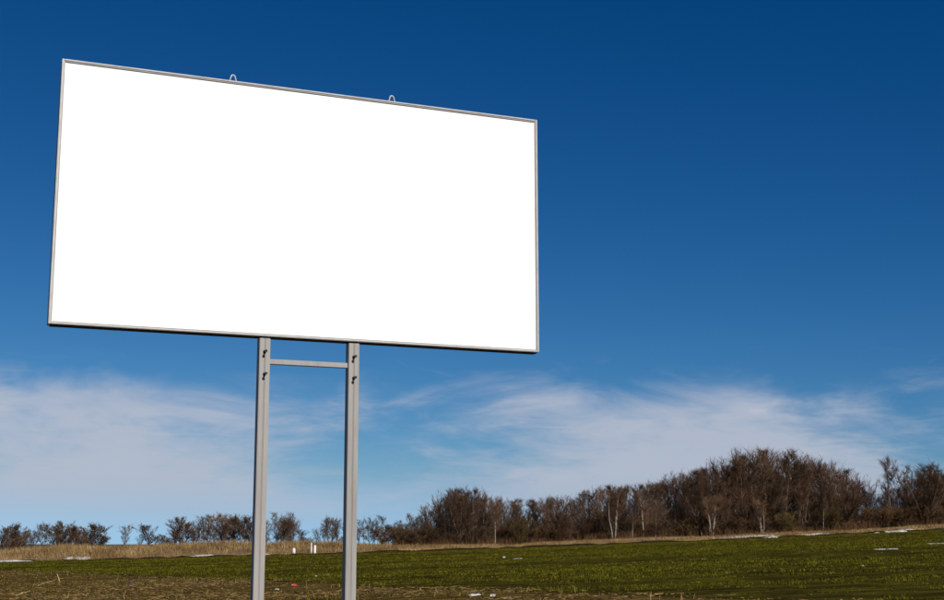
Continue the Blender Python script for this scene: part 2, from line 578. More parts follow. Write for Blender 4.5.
# bigger dark lumps and hollows turned up in the wheat
cx, cy = sample_field(5500, 24, 168, 1.0)
keep = (cy > edge_stubble(cx) - 1) & (rng.random(len(cx)) < sst(1 - (vnoise(cx * 0.3, cy, 1.8, 4) * .6 + vnoise(cx * 0.2, cy, 8.0, 6) * .4), 0.45, 0.7))
cx, cy = cx[keep], cy[keep]
n = len(cx)
sz = 0.03 + 0.06 * rng.random(n) ** 2
bv = base[None] * (0.6 + 0.8 * rng.random((n, 5, 3))) * sz[:, None, None]
V = np.stack([bv[..., 0] * 1.5 + cx[:, None], bv[..., 1] + cy[:, None], bv[..., 2] * 0.6 + ground_z(cx, cy)[:, None]], -1)
T = (tr[None] + (np.arange(n) * 5)[:, None, None]).reshape(-1, 3)
o = obj('wheat_field_clods', np_mesh('wheat_field_clods', V.reshape(-1, 3), T, M['darksoil']))
o['kind'] = 'stuff'; o['label'] = 'dark lumps of earth showing through the green wheat'; o['category'] = 'soil'


# flat-lying straw and husks
def litter(name, n, y0, y1, lmin, lmax, w, mat, keepf, label, up=0.25):
    x, y = sample_field(n, y0, y1, 1.0)
    k = keepf(x, y)
    x, y = x[k], y[k]
    n = len(x)
    z = ground_z(x, y) + 0.02 + 0.02 * rng.random(n)
    th = rng.random(n) * 6.283
    L = lmin + (lmax - lmin) * rng.random(n) ** 2
    e = (rng.random(n) - 0.3) * up
    dx, dy, dz = np.cos(th) * L, np.sin(th) * L, np.abs(np.sin(e)) * L
    px_, py_ = -np.sin(th) * w, np.cos(th) * w
    v = np.empty((n, 6, 3), np.float32)
    v[:, 0] = np.stack([x - px_, y - py_, z], 1)
    v[:, 1] = np.stack([x + px_, y + py_, z], 1)
    v[:, 2] = np.stack([x, y, z + w * 1.8], 1)
    for k in range(3):
        v[:, 3 + k] = v[:, k] + np.stack([dx, dy, dz], 1)
    b = (np.arange(n) * 6)[:, None]
    t = np.concatenate([b + np.array([q]) for q in ((0, 2, 5), (0, 5, 3), (2, 1, 4), (2, 4, 5), (0, 1, 2), (3, 5, 4))])
    o = obj(name, np_mesh(name, v.reshape(-1, 3), t, mat))
    o['kind'] = 'stuff'; o['label'] = label; o['category'] = 'straw'


pf = lambda x, y: (y < edge_stubble(x) + 1.2) & (rng.random(len(x)) < 0.15 + 0.85 * sst(vnoise(x * 0.35, y, 3.0, 21), 0.4, 0.7))
litter('scattered_straw', 60000, 22, 108, 0.03, 0.26, 0.0055, M['straw'], pf, 'scattered dry maize straw lying on the stubble field')

# standing stubs
ux, uy = sample_field(7000, 22, 106, 1.0)
k = (uy < edge_stubble(ux) - 0.5) & (rng.random(len(ux)) < 0.5)
o = blades('maize_stubble', ux[k], uy[k], 0.06 + 0.16 * rng.random(k.sum()) ** 2, np.full(k.sum(), 0.026), 0.7, M['straw'])
o['label'] = 'short broken maize stubs standing in the brown field'; o['category'] = 'stubble'

# tall dry grass of the verge: high on the left bank, low on the right
gx = (rng.random(95000) * 2 - 1) * 84
gy = FIELD_END + 0.6 + rng.random(len(gx)) ** 0.8 * 13
tallness = 1.0 - 0.62 * sst(gx, -24, 2)
den = vnoise(gx, gy * 2, 3.2, 30) * 0.6 + vnoise(gx, gy, 9, 31) * 0.4
k = rng.random(len(gx)) < 0.35 + 0.65 * sst(den, 0.25, 0.6)
gx, gy, tallness, den = gx[k], gy[k], tallness[k], den[k]
gh = 1.15 * tallness * (0.35 + 0.65 * rng.random(len(gx))) * (0.25 + 1.25 * den) * (0.55 + 0.45 * sst(gy, FIELD_END + .5, FIELD_END + 4))
o = blades('dry_grass', gx, gy, gh, np.full(len(gx), 0.045), 0.65, M['drygrass'])
o['label'] = 'tall straw-coloured dry grass on the verge before the trees'; o['category'] = 'grass'


# ------------------------------------------------------------------ billboard
YAW = 0.3996
BW, BH, BD = 6.0, 3.0676, 0.165
BL = Vector((-4.6741, 15.1337, EYE + 2.3943))
e_u = Vector((math.cos(YAW), math.sin(YAW), 0))


def board_u(px, py, depth):
    """distance along the board of the pixel ray, on a plane `depth` behind its face"""
    d = pixel_dir(px, py)
    nrm = Vector((-math.sin(YAW), math.cos(YAW), 0))
    p0 = BL + nrm * depth
    c0 = Vector((0, 0, EYE))
    t = (p0 - c0).dot(nrm) / d.dot(nrm)
    q = c0 + d * t
    return (q - p0).dot(e_u), q.z


gb = gz(BL.x + 2.9, BL.y + 1.2)
bb = empty('billboard', (BL.x, BL.y, gb), YAW)
tag(bb, 'large blank white billboard in a thin grey frame on two grey posts', 'billboard')
Z0 = BL.z - gb
FR = 0.023
# panel
m_ = MB(); m_.box(FR - 0.004, BW - FR + 0.004, 0.022, 0.045, Z0 + FR - 0.004, Z0 + BH - FR + 0.004)
obj('panel', m_.mesh('panel', M['panel']), bb)
m_ = MB(); m_.box(FR - 0.004, BW - FR + 0.004, 0.047, 0.055, Z0 + FR - 0.004, Z0 + BH - FR + 0.004)
obj('panel_backing', m_.mesh('panel_backing', M['back']), bb)
# frame rails, mitred look: verticals run full height, rails butt between them
for nm, args in (('frame_stile', (0, FR, 0, BD, Z0, Z0 + BH)), ('frame_stile', (BW - FR, BW, 0, BD, Z0, Z0 + BH)),
                 ('frame_rail', (FR + .001, BW - FR - .001, 0.002, 0.05, Z0 + .0015, Z0 + FR)),
                 ('frame_rail', (FR + .001, BW - FR - .001, 0.002, BD - .002, Z0 + BH - FR, Z0 + BH - .0015))):
    m_ = MB(); m_.box(*args, bev=0.006)
    fo = obj(nm, m_.mesh(nm, M['frame']), bb)
    # inner lip that clamps the sheet
    x0, x1, y0, y1, z0, z1 = args
    m_ = MB()
    if nm == 'frame_stile':
        xa, xb = (x1 + .0005, x1 + .011) if x0 < 1 else (x0 - .011, x0 - .0005)
        m_.box(xa, xb, 0.010, 0.0215, Z0 + FR, Z0 + BH - FR)
    else:
        za, zb = (z1 + .0005, z1 + .011) if z0 < Z0 + 1 else (z0 - .011, z0 - .0005)
        m_.box(FR + .017, BW - FR - .017, 0.0102, 0.0213, za, zb)
    obj('clamp_lip', m_.mesh('clamp_lip', M['lip']), fo)
# near-black strip added behind the bottom rail, standing in for the underside's shade
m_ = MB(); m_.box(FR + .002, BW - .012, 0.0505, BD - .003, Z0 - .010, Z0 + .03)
obj('underside_shade', m_.mesh('underside_shade', M['bolt']), bb)
# posts
PF = 0.030                                                # post face this far behind the frame face
pw = []
for (xa, xb) in ((259.9, 270.6), (349.2, 359.6)):
    ua, _ = board_u(xa, 341, PF); ub, _ = board_u(xb, 341, PF)
    pw.append((ua, ub))
POST_TOP = Z0 - 0.013
for pi, (ua, ub) in enumerate(pw):
    w = ub - ua
    m_ = MB()
    # two welded channel sections: a shallow groove runs down the middle of the face
    half = w / 2 - 0.0025
    m_.box(ua, ua + half, PF, PF + w, -0.6, POST_TOP + 0.001, bev=0.006)
    m_.box(ub - half, ub, PF, PF + w, -0.6, POST_TOP + 0.001, bev=0.006)
    po = obj('post', m_.mesh('post', M['post']), bb)
    m_ = MB(); m_.box(ua + half - .002, ub - half + .002, PF + .0022, PF + w - .0022, -0.6, POST_TOP - 0.002)
    obj('weld_seam', m_.mesh('weld_seam', M['seam']), po)
    # bolts: hexagonal head on a washer, shank standing well proud
    for (bx, by) in (((264.6, 351.6), (264.4, 374.0)), ((353.8, 357.0), (353.7, 378.0)))[pi]:
        u, z = board_u(bx, by, PF)
        z -= gb
        m_ = MB()
        m_.tube([(u, PF - .006, z), (u, PF + .002, z)], 0.020, 12)
        m_.tube([(u, PF - .022, z), (u, PF - .006, z)], 0.016, 6)
        m_.tube([(u, PF - .066, z), (u, PF - .022, z)], 0.0105, 8)
        m_.tube([(u, PF - .078, z), (u, PF - .066, z)], 0.0175, 6)
        obj('bolt', m_.mesh('bolt', M['bolt']), po)
    # stiffener up the back of the panel
    m_ = MB(); m_.box(ua + .01, ub - .01, 0.058, BD + 0.05, Z0 + FR + .003, Z0 + BH - FR - .003, bev=0.004)
    obj('back_stiffener', m_.mesh('back_stiffener', M['post']), bb)
# cross bar
u0, zc0 = board_u(271, 361.7, PF + .045); u1, zc1 = board_u(348, 365.6, PF + .045)
zc = (zc0 + zc1) / 2 - gb
m_ = MB(); m_.box(pw[0][1] - .001, pw[1][0] + .001, PF + .035, PF + .105, zc - .030, zc + .030, bev=0.004)
obj('crossbar', m_.mesh('crossbar', M['post']), bb)
# lifting loops
for (px, py) in ((233.0, 80.5), (391.8, 101.8)):
    u, _ = board_u(px, py, BD * .45)
    y = BD * .45
    pts = []
    zt = Z0 + BH - .004
    for k in range(15):
        a = math.pi * k / 14
        pts.append((u - 0.024 * math.cos(a), y, zt + 0.072 + 0.022 * math.sin(a)))
    pts = [(u - 0.050, y, zt - .01)] + pts + [(u + 0.050, y, zt - .01)]
    m_ = MB(); m_.tube(pts, 0.0085, 8)
    obj('lifting_loop', m_.mesh('lifting_loop', M['loop'], True), bb)


# ------------------------------------------------------------------ trees
def rv(s):
    return Vector((random.gauss(0, s), random.gauss(0, s), random.gauss(0, s)))


def grow_tree(seed, height, stems, crown_start, spread, upright, n_limb, n_branch, n_twig, trunk_r, twig_r=0.010, lean=0.06, limb_len=0.36, shape='oval'):
    """returns (trunk builder, crown builder) for a bare tree of `height` metres standing at the origin"""
    random.seed(seed)
    tb, cb = MB(), MB()
    for st in range(stems):
        ang = random.random() * 6.28
        base = Vector((math.cos(ang), math.sin(ang), 0)) * (0.12 * (stems > 1) * random.uniform(.5, 1.6))
        H = height * (random.uniform(.78, 1.0) if st else 1.0)
        dirn = Vector((math.cos(ang) * spread * .5 * (stems > 1), math.sin(ang) * spread * .5 * (stems > 1), 1)).normalized()
        pts, rad = [base - Vector((0, 0, .15))], [trunk_r * 1.35]
        N = 9
        p = base.copy()
        for i in range(1, N + 1):
            dirn = (dirn + rv(lean) + Vector((0, 0, .06))).normalized()
            p = p + dirn * (H * 0.9 / N)
            pts.append(p.copy())
            rad.append(max(.012, trunk_r * (1 - i / N) ** 0.8 / (1 + .25 * (stems > 1))))
        tb.tube(pts, rad, 6)
        for li in range(n_limb):
            f = crown_start + (1 - crown_start) * ((li + random.random()) / n_limb)
            f = min(f, .985)
            k = f * N
            i0 = min(int(k), N - 1)
            o = pts[i0].lerp(pts[i0 + 1], k - i0)
            a = random.random() * 6.28
            up = upright * random.uniform(.7, 1.3)
            d = Vector((math.cos(a), math.sin(a), up)).normalized()
            rel = (f - crown_start) / (1 - crown_start)
            if shape == 'oval':
                ln = height * limb_len * (0.55 + 0.75 * math.sin(math.pi * min(1, rel * .85 + .12))) * random.uniform(.65, 1.1)
            else:
                ln = height * limb_len * (1.15 - 0.75 * rel) * random.uniform(.7, 1.1)
            ln = min(ln, (height * 1.0 - o.z) / max(.25, d.z) * 0.98)
            ln = max(ln, height * .06)
            r0 = max(.014, rad[i0] * .5)
            lp, lr = [o], [r0]
            q = o.copy()
            for s_ in range(4):
                d = (d + rv(.13) + Vector((0, 0, .10 * upright))).normalized()
                q = q + d * ln / 4
                lp.append(q.copy()); lr.append(max(.009, r0 * (1 - (s_ + 1) / 4.4)))
            tgt = tb if r0 > .035 else cb
            tgt.tube(lp, lr, 4, cap=False)
            for bi in range(n_branch):
                g_ = random.uniform(.15, 1)
                kk = g_ * 4; j0 = min(int(kk), 3)
                bo = lp[j0].lerp(lp[j0 + 1], kk - j0)
                bd = ((lp[j0 + 1] - lp[j0]).normalized() + rv(.55) + Vector((0, 0, .22 * upright))).normalized()
                bl = ln * random.uniform(.25, .5) * (1.15 - g_ * .4)
                bm_ = bo + bd * bl * .5
                be = bm_ + (bd + rv(.22) + Vector((0, 0, .12))).normalized() * bl * .5
                cb.tube([bo, bm_, be], [.012, .010, .005], 3, cap=False)
                for ti in range(n_twig):
                    h_ = random.uniform(.1, 1)
                    to = bo.lerp(bm_, h_ * 2) if h_ < .5 else bm_.lerp(be, h_ * 2 - 1)
                    td = (bd + rv(.5) + Vector((0, 0, .45))).normalized()
                    tl = random.uniform(.28, .75) * (height / 8) ** .5
                    te = to + td * tl
                    cb.spike(to, te, twig_r)
    return tb, cb


PROTO = {}


def proto(key, trunk_mat, crown_mat, **kw):
    tb, cb = grow_tree(**kw)
    zs = np.array([v[2] for v in cb.v]); xs_ = np.array([math.hypot(v[0], v[1]) for v in cb.v])
    PROTO[key] = (tb.mesh('trunk', M[trunk_mat], True), cb.mesh('crown', M[crown_mat]), float(np.percentile(zs, 99.7)), float(np.percentile(xs_, 95)) * 2)


for i in range(4):    # close-grown wood trees: upright limbs, narrow crowns
    proto('wood%d' % i, 'bark', 'twig', seed=100 + i, height=9.0, stems=1, crown_start=.22, spread=.1, upright=1.55, n_limb=26, n_branch=9, n_twig=6,
          trunk_r=.12, limb_len=.30, twig_r=.011)
for i in range(2):    # slender ones that end in a fine point
    proto('spire%d' % i, 'bark', 'twig', seed=150 + i, height=9.0, stems=1, crown_start=.16, spread=.1, upright=1.5, n_limb=34, n_branch=7, n_twig=6,
          trunk_r=.11, limb_len=.24, twig_r=.010, shape='cone', lean=.03)
for i in range(3):    # multi-stemmed
    proto('multi%d' % i, 'bark', 'twig', seed=200 + i, height=8.5, stems=4, crown_start=.22, spread=.42, upright=1.7, n_limb=12, n_branch=8, n_twig=5,
          trunk_r=.085, limb_len=.27, twig_r=.011)
for i in range(4):    # small field-edge trees, roundish crowns with dense clumps
    proto('small%d' % i, 'bark', 'twig', seed=300 + i, height=5.0, stems=2 if i % 2 else 1, crown_start=.10, spread=.30, upright=1.2, n_limb=22, n_branch=10, n_twig=9,
          trunk_r=.085, limb_len=.40, twig_r=.016, lean=.10)
proto('airy0', 'bark', 'twig_grey', seed=401, height=5.0, stems=2, crown_start=.12, spread=.3, upright=1.5, n_limb=16, n_branch=8, n_twig=7, trunk_r=.07, limb_len=.36, twig_r=.011)
proto('airy1', 'bark', 'twig_grey', seed=402, height=5.0, stems=1, crown_start=.15, spread=.3, upright=1.5, n_limb=20, n_branch=8, n_twig=7, trunk_r=.08, limb_len=.36, twig_r=.011)
for i in range(3):    # broad bushes branching from the ground
    proto('bush%d' % i, 'bark', ('twig', 'twig_rust', 'twig_olive')[i], seed=500 + i, height=3.2, stems=7, crown_start=.08, spread=1.1, upright=1.0, n_limb=9, n_branch=6, n_twig=6,
          trunk_r=.035, limb_len=.30, twig_r=.012)
proto('fan', 'bark', 'twig', seed=520, height=8.0, stems=7, crown_start=.12, spread=1.0, upright=1.3, n_limb=10, n_branch=8, n_twig=6,
      trunk_r=.075, limb_len=.26, twig_r=.013)
for i in range(2):    # birches
    proto('birch%d' % i, 'birch', 'twig', seed=600 + i, height=7.5, stems=4 + i, crown_start=.45, spread=.16, upright=2.2, n_limb=9, n_branch=6, n_twig=6,
          trunk_r=.085, limb_len=.20, twig_r=.010, lean=.035)
proto('birch2', 'birch', 'twig', seed=604, height=7.5, stems=1, crown_start=.42, spread=.2, upright=2.2, n_limb=14, n_branch=6, n_twig=6,
      trunk_r=.085, limb_len=.24, twig_r=.010, lean=.03)
proto('lone', 'bark', 'twig_grey', seed=610, height=10.0, stems=1, crown_start=.50, spread=.1, upright=1.1, n_limb=30, n_branch=8, n_twig=7,
      trunk_r=.16, limb_len=.17, twig_r=.011, lean=.03)


def place_tree(key, px, top, Y, label, name='bare_tree', width_px=None, group=None, cat='tree', spin=None):
    tm, cm, ph, pwid = PROTO[key]
    P = at(px, top, Y)
    z = gz(P.x, Y)
    s = max(.15, (P.z - z) / ph)
    sx_ = s
    if width_px:
        sx_ = width_px * Y / FPX / pwid
        sx_ = min(max(sx_, s * .55), s * 1.7)
    t = empty(name, (P.x, Y, z), random.random() * 6.28 if spin is None else spin, (sx_, sx_, s))
    obj('trunk', tm, t); obj('crown', cm, t)
    tag(t, label, cat, group)
    return t


random.seed(99)
# ---- field-edge trees on the left, one by one
LEFT = [
    ('small0', 3, 529, 14, 'bare tree at the very left edge of the photo'),
    ('small1', 15, 525, 15, 'second bare tree from the left edge, knobbly upright crown'),
    ('airy0', 25, 533, 12, 'low thin bare tree beside the leftmost pair'),
    ('airy1', 36, 524, 19, 'thin airy bare tree with see-through crown near the left end'),
    ('small2', 56, 526, 22, 'dense brown bare tree, left of two touching crowns near the left end'),
    ('small3', 68, 523, 19, 'taller dense bare tree, right of two touching crowns near the left end'),
    ('airy0', 80, 529, 15, 'airy bare tree between the dense pair and the gap-side tree'),
    ('small1', 96, 525, 21, 'knobbly bare tree just left of the open sky gap'),
    ('airy1', 125, 526, 18, 'pale thin bare tree just right of the open sky gap'),
    ('small0', 149, 526, 23, 'dark round bare tree standing alone right of the sky gap'),
    ('airy0', 163, 537, 12, 'very low shrub-like bare tree right of the round dark tree'),
    ('small3', 185, 519, 24, 'spreading bare tree left of the tree by the left post'),
    ('airy1', 175, 530, 14, 'low bare tree under the left side of the spreading tree'),
    ('small2', 210, 515, 24, 'tallest bare tree left of the billboard posts'),
    ('small1', 234, 517, 24, 'bare tree just left of the left billboard post'),
    ('small0', 222, 524, 18, 'short bare tree behind the gap between two taller ones left of the post'),
    ('small3', 253, 519, 20, 'bare tree partly hidden by the left billboard post'),
    ('airy0', 302, 531, 14, 'small bare tree at the right foot of the big round one'),
    ('airy1', 325, 518, 18, 'slender bare tree left of the right billboard post'),
    ('airy0', 337, 520, 14, 'bare tree against the left side of the right billboard post'),
    ('airy1', 365, 520, 15, 'slender bare tree just right of the right billboard post'),
    ('airy0', 377, 517, 17, 'second slender bare tree right of the right billboard post'),
    ('small2', 389, 526, 14, 'low bare tree where the left row meets the wood'),
]
for i, (k, px, top, w, lab) in enumerate(LEFT):
    place_tree(k, px, top - 2, 188 + (i * 7 % 5) * 2.2, lab, width_px=w * 1.25, group='bare trees along the left field edge')
place_tree('fan', 277, 512, 186, 'big round bushy bare tree between the two billboard posts', width_px=52, group='bare trees along the left field edge')
place_tree('multi0', 199, 516, 191, 'upright bare tree between the spreading tree and the tallest one left of the posts', width_px=24, group='bare trees along the left field edge')
place_tree('multi1', 223, 514, 193, 'many-stemmed bare tree behind the tallest tree left of the posts', width_px=26, group='bare trees along the left field edge')
place_tree('multi2', 245, 514, 192, 'many-stemmed bare tree touching the left side of the left billboard post', width_px=26, group='bare trees along the left field edge')
place_tree('multi0', 262, 516, 193, 'many-stemmed bare tree touching the right side of the left billboard post', width_px=26, group='bare trees along the left field edge')
place_tree('multi1', 292, 516, 193, 'upright bare tree at the right edge of the big round bushy one', width_px=22, group='bare trees along the left field edge')
place_tree('multi2', 330, 517, 193, 'many-stemmed bare tree behind the slender one left of the right post', width_px=20, group='bare trees along the left field edge')
place_tree('multi0', 62, 524, 193, 'upright bare tree behind the two touching crowns near the left end', width_px=22, group='bare trees along the left field edge')
place_tree('small1', 286, 519, 190, 'bare tree behind the right side of the big round bushy one', width_px=26, group='bare trees along the left field edge')

random.seed(321)
HEDGE = [(8, 534, 20), (20, 533, 20), (31, 536, 18), (46, 533, 22), (62, 532, 22), (74, 533, 20), (88, 534, 20), (101, 537, 16), (140, 538, 16), (158, 537, 18),
         (178, 531, 22), (194, 529, 22), (203, 527, 24), (217, 528, 24), (228, 527, 24), (243, 528, 24), (264, 524, 26), (291, 526, 22), (318, 531, 18),
         (331, 529, 20), (347, 529, 20), (358, 530, 18), (371, 528, 20), (383, 530, 18), (395, 529, 18)]
for i, (hx, ht, hw) in enumerate(HEDGE):
    where = ('left of the open sky gap' if hx < 108 else 'between the open sky gap and the left post' if hx < 250 else 'between the two posts' if hx < 345 else 'between the right post and the wood')
    place_tree(random.choice(['small0', 'multi1', 'multi2', 'small3', 'multi0', 'airy0']), hx, ht - 3, 199 + random.uniform(0, 6), 'low thicket tree behind the row, ' + where, name='thicket_tree',
               width_px=hw * 1.3, group='thicket behind the left tree row, ' + where)

# ---- skyline of the wood on the right (pixel x -> top of crowns)
SKY = [(395, 526), (404, 519), (415, 514), (425, 509), (436, 505), (446, 494), (452, 489), (470, 490), (482, 496), (498, 501), (512, 499), (530, 503), (545, 500),
       (560, 497), (575, 499), (590, 491), (600, 488), (615, 486), (630, 488), (645, 486), (655, 485), (668, 479), (685, 472), (695, 467), (708, 465),
       (722, 459), (735, 457), (750, 451), (762, 449), (775, 451), (790, 454), (800, 458), (815, 466), (825, 462), (838, 470), (848, 475), (860, 484),
       (872, 488), (885, 492), (900, 488), (912, 474), (922, 464), (934, 470), (950, 474), (975, 476)]
SX, SYv = np.array([a for a, _ in SKY], float), np.array([b for _, b in SKY], float)


def skyline(px):
    return float(np.interp(px, SX, SYv))


def segment(px):
    if px < 432:
        return 'low bare tree in the thin left end of the wood', 'trees in the thin left end of the wood'
    if px < 500:
        return 'upright many-stemmed bare tree in the small peak at the wood’s left part'.replace('’', ''), 'trees in the left peak of the wood'
    if px < 600:
        return 'brown bare tree in the low even stretch left of the white birches', 'trees in the low stretch of the wood'
    if px < 690:
        return 'bare tree in the middle of the wood among the white birches', 'trees in the middle of the wood'
    if px < 820:
        return 'tall dark bare tree massed in the highest hump of the wood', 'trees in the highest hump of the wood'
    return 'brown bare tree in the right end of the wood around the lone tall tree', 'trees in the right end of the wood'


px = 396.0
i = 0
while px < 975:
    # tall crowns that make the skyline
    top = skyline(px) + random.choice((random.uniform(-4, -1), random.uniform(-1, 6)))
    hpx = 545 - top
    key = random.choice(['wood0', 'wood1', 'wood2', 'wood3', 'multi0', 'multi1', 'multi2', 'spire0', 'spire1', 'spire0', 'spire1'])
    lab, grp = segment(px)
    place_tree(key, px, top, 186 + random.uniform(0, 12), lab, width_px=max(20, hpx * random.uniform(.36, .54)), group=grp)
    px += max(3.6, hpx * 0.060) * random.uniform(.75, 1.25)
    i += 1
px = 400.0
while px < 975:
    # lower front rank
    top = skyline(px) + (545 - skyline(px)) * random.uniform(.22, .5)
    key = random.choice(['wood1', 'wood3', 'multi0', 'multi2', 'small2', 'airy1'])
    lab, grp = segment(px)
    place_tree(key, px, top, 182.5 + random.uniform(0, 4), 'shorter ' + lab.replace('low bare', 'bare').replace('tall dark', 'dark'), width_px=(545 - top) * random.uniform(.45, .75),
               group='shorter front ' + grp)
    px += random.uniform(9, 14)

# ---- single trees one can pick out
place_tree('lone', 888, 456, 184, 'slim lone tree with oval crown rising above the right end of the wood', width_px=30)
place_tree('fan', 921, 464, 183, 'wide fan-shaped bare tree at the right edge of the wood', width_px=56)
place_tree('multi1', 463, 489, 184, 'tallest many-stemmed tree at the left peak of the wood', width_px=44)
place_tree('wood2', 824, 461, 183, 'upright bare tree with pale trunk right of the highest hump', width_px=26)
BIRCH = [('birch0', 613, 487, 'white birch clump with three pale stems in the middle of the wood', 20),
         ('birch2', 643, 490, 'single white birch stem between two birch clumps', 12),
         ('birch2', 655, 505, 'shorter slim birch stem right of the single white birch', 10),
         ('birch1', 710, 495, 'clump of close white birch stems below the dark hump', 18),
         ('birch0', 761, 498, 'pale birch clump at the foot of the highest hump', 13),
         ('birch2', 632, 512, 'thin pale birch stem right of the three-stemmed clump', 9),
         ('birch2', 822, 500, 'yellowish birch stem under the upright tree right of the hump', 10),
         ('birch2', 495, 506, 'thin pale stem at the foot of the left part of the wood', 9)]
for k, px, top, lab, w in BIRCH:
    place_tree(k, px, top, 181.2, lab, name='birch_tree', width_px=w * 1.5, group='white birches at the front of the wood', spin=px * .37)

# ---- bushes at the wood's foot
px = 396.0
while px < 972:
    top = 549 - (px - 396) * .036 - random.uniform(9, 26)
    key = random.choice(['bush0', 'bush1', 'bush1', 'bush0'])
    lab, grp = segment(px)
    col = 'russet' if key == 'bush1' else 'grey-brown'
    place = lab.split(' tree ', 1)[-1]
    place_tree(key, px, top, 181.5 + random.uniform(0, 3.5), '%s bush %s' % (col, place), name='bare_bush', width_px=random.uniform(20, 34), cat='bush',
               group='%s bushes below the %s' % (col, grp))
    px += random.uniform(8, 13)
for px, top, lab in ((790, 512, 'yellow-green willow bush below the highest hump'), (830, 505, 'yellow-green bush right of the highest hump'),
                     (518, 515, 'olive-green bush in the low stretch of the wood')):
    place_tree('bush2', px, top, 181.0, lab, name='willow_bush', width_px=26, cat='bush', group='yellow-green bushes')
for px, w, lab in ((12, 26, 'low grey bush in the dry grass at the left edge'), (84, 30, 'low dark bush in the grass below the left tree row'),
                   (168, 26, 'low bush in the grass left of the spreading tree'), (262, 30, 'bush in the dry grass right of the left billboard post'),
                   (306, 24, 'low bush behind the white marker posts'), (345, 22, 'low bush behind the right billboard post'), (384, 26, 'low bush in the grass at the left end of the wood')):
    place_tree('bush0', px, 537, 187, lab, name='bare_bush', width_px=w, cat='bush', group='low bushes along the left field edge')

# ---- the depth of the wood behind, one mass of stems and twigs
random.seed(5)
mb = MB()
for i in range(1000):
    px = random.uniform(404, 990)
    Y = random.uniform(200, 213)
    P = at(px, skyline(px) + random.uniform(14, 46), Y)
    z = gz(P.x, Y)
    H = max(1.5, P.z - z)
    x = P.x
    top = Vector((x + random.gauss(0, .5), Y, z + H))
    mb.tube([(x, Y, z - .1), (x + random.gauss(0, .15), Y, z + H * .5), top], [.09, .06, .015], 4, cap=False)
    for k in range(50):
        f = random.uniform(.02, .97) if k < 38 else random.uniform(0, .25)
        o = Vector((x, Y, z)).lerp(top, f)
        a = random.random() * 6.28
        L = max(.8, H * random.uniform(.10, .2))
        mb.spike(o, o + Vector((math.cos(a) * L * .6, math.sin(a) * L * .6, L)), .028)
for i in range(1400):
    px = random.uniform(400, 990)
    Y = random.uniform(196, 214)
    x = at(px, 540, Y).x
    z = gz(x, Y)
    for k in range(16):
        a = random.random() * 6.28
        L = random.uniform(1.2, 3.2)
        o = Vector((x + random.gauss(0, .5), Y + random.gauss(0, .4), z - .1))
        mb.spike(o, o + Vector((math.cos(a) * L * .35, math.sin(a) * L * .35, L)), .03)
o = obj('deep_wood', mb.mesh('deep_wood', M['twig']))
o['kind'] = 'stuff'; o['label'] = 'mass of bare trunks and twigs in the depth of the wood'; o['category'] = 'woodland'

# brambles and dead bracken along the foot of the wood
bx = -10 + rng.random(30000) * 85
by = FIELD_END + 10 + rng.random(len(bx)) * 7
k = rng.random(len(bx)) < sst(vnoise(bx, by, 2.5, 40), 0.2, 0.6)
bx, by = bx[k], by[k]
o = blades('undergrowth', bx, by, (0.3 + 1.1 * rng.random(len(bx)) ** 1.5) * (.6 + .8 * vnoise(bx, by, 4, 41)), np.full(len(bx), .035), 0.9, M['twig_rust'])
o['label'] = 'russet brambles and dead bracken at the foot of the wood'; o['category'] = 'undergrowth'


# ------------------------------------------------------------------ snow patches
def snow_patch(px, py, wpx, depth, label, Y=None, thick=0.07, seed=0):
    if Y is None:
        P = ground_hit(px, py)
    else:
        P = at(px, py, Y)
    x0, y0 = P.x, P.y
    rx = wpx * y0 / FPX / 2
    ry = depth / 2
    random.seed(seed + int(px))
    ph = [random.random() * 6.28 for _ in range(5)]
    n, rings = 36, 5
    vs_, fs = [(0, 0, thick + gz(x0, y0))], []
    for r in range(1, rings + 1):
        fr = r / rings
        for k in range(n):
            a = 2 * math.pi * k / n
            w = 1 + .25 * math.sin(2 * a + ph[0]) + .22 * math.sin(3 * a + ph[1]) + .17 * math.sin(5 * a + ph[2]) + .13 * math.sin(9 * a + ph[3])
            x, y = rx * fr * w * math.cos(a), ry * fr * w * math.sin(a)
            zz = thick * (1 - fr ** 3) + (.02 * math.sin(7 * a + ph[4] + r) if r < rings else -.04)
            vs_.append((x, y, gz(x0 + x, y0 + y) + zz))
    zb = gz(x0, y0)
    vs_ = [(x, y, z - zb) for x, y, z in vs_]
    for k in range(n):
        fs.append((0, 1 + k, 1 + (k + 1) % n))
    for r in range(rings - 1):
        for k in range(n):
            a, b = 1 + r * n + k, 1 + r * n + (k + 1) % n
            fs.append((a, a + n, b + n, b))
    o = obj('snow_patch', py_mesh('snow_patch', vs_, fs, M['snow'], True), loc=(x0, y0, zb))
    tag(o, label, 'snow', 'old snow patches')


FE = FIELD_END
snow_patch(8, 563, 34, 3.0, 'white snow remnant at the left edge beneath the dry grass', Y=FE - 1.5, thick=.22)
snow_patch(83, 559, 16, 2.5, 'short snow streak in front of the dry grass at the far left', Y=FE + 2.5, thick=.15)
snow_patch(69, 559, 9, 2.0, 'tiny snow fleck just left of the short streak at far left', Y=FE + 2.5, thick=.2)
snow_patch(205, 556, 22, 2.0, 'thin snow streak in dry grass left of the left post', Y=FE + 2.5, thick=.09)
snow_patch(262, 556, 26, 2.0, 'thin snow streak right behind the left billboard post', Y=FE + 2.0, thick=.09)
snow_patch(663, 539, 70, 3.0, 'long thin snow line at the foot of the wood in the middle', Y=FE + 9.5, thick=.22)
snow_patch(630, 540, 30, 2.5, 'snow line below the three-stemmed birch clump', Y=FE + 10.0, thick=.18)
snow_patch(752, 536, 70, 3.0, 'long snow line in front of the highest hump of the wood', Y=FE + 4.5, thick=.18)
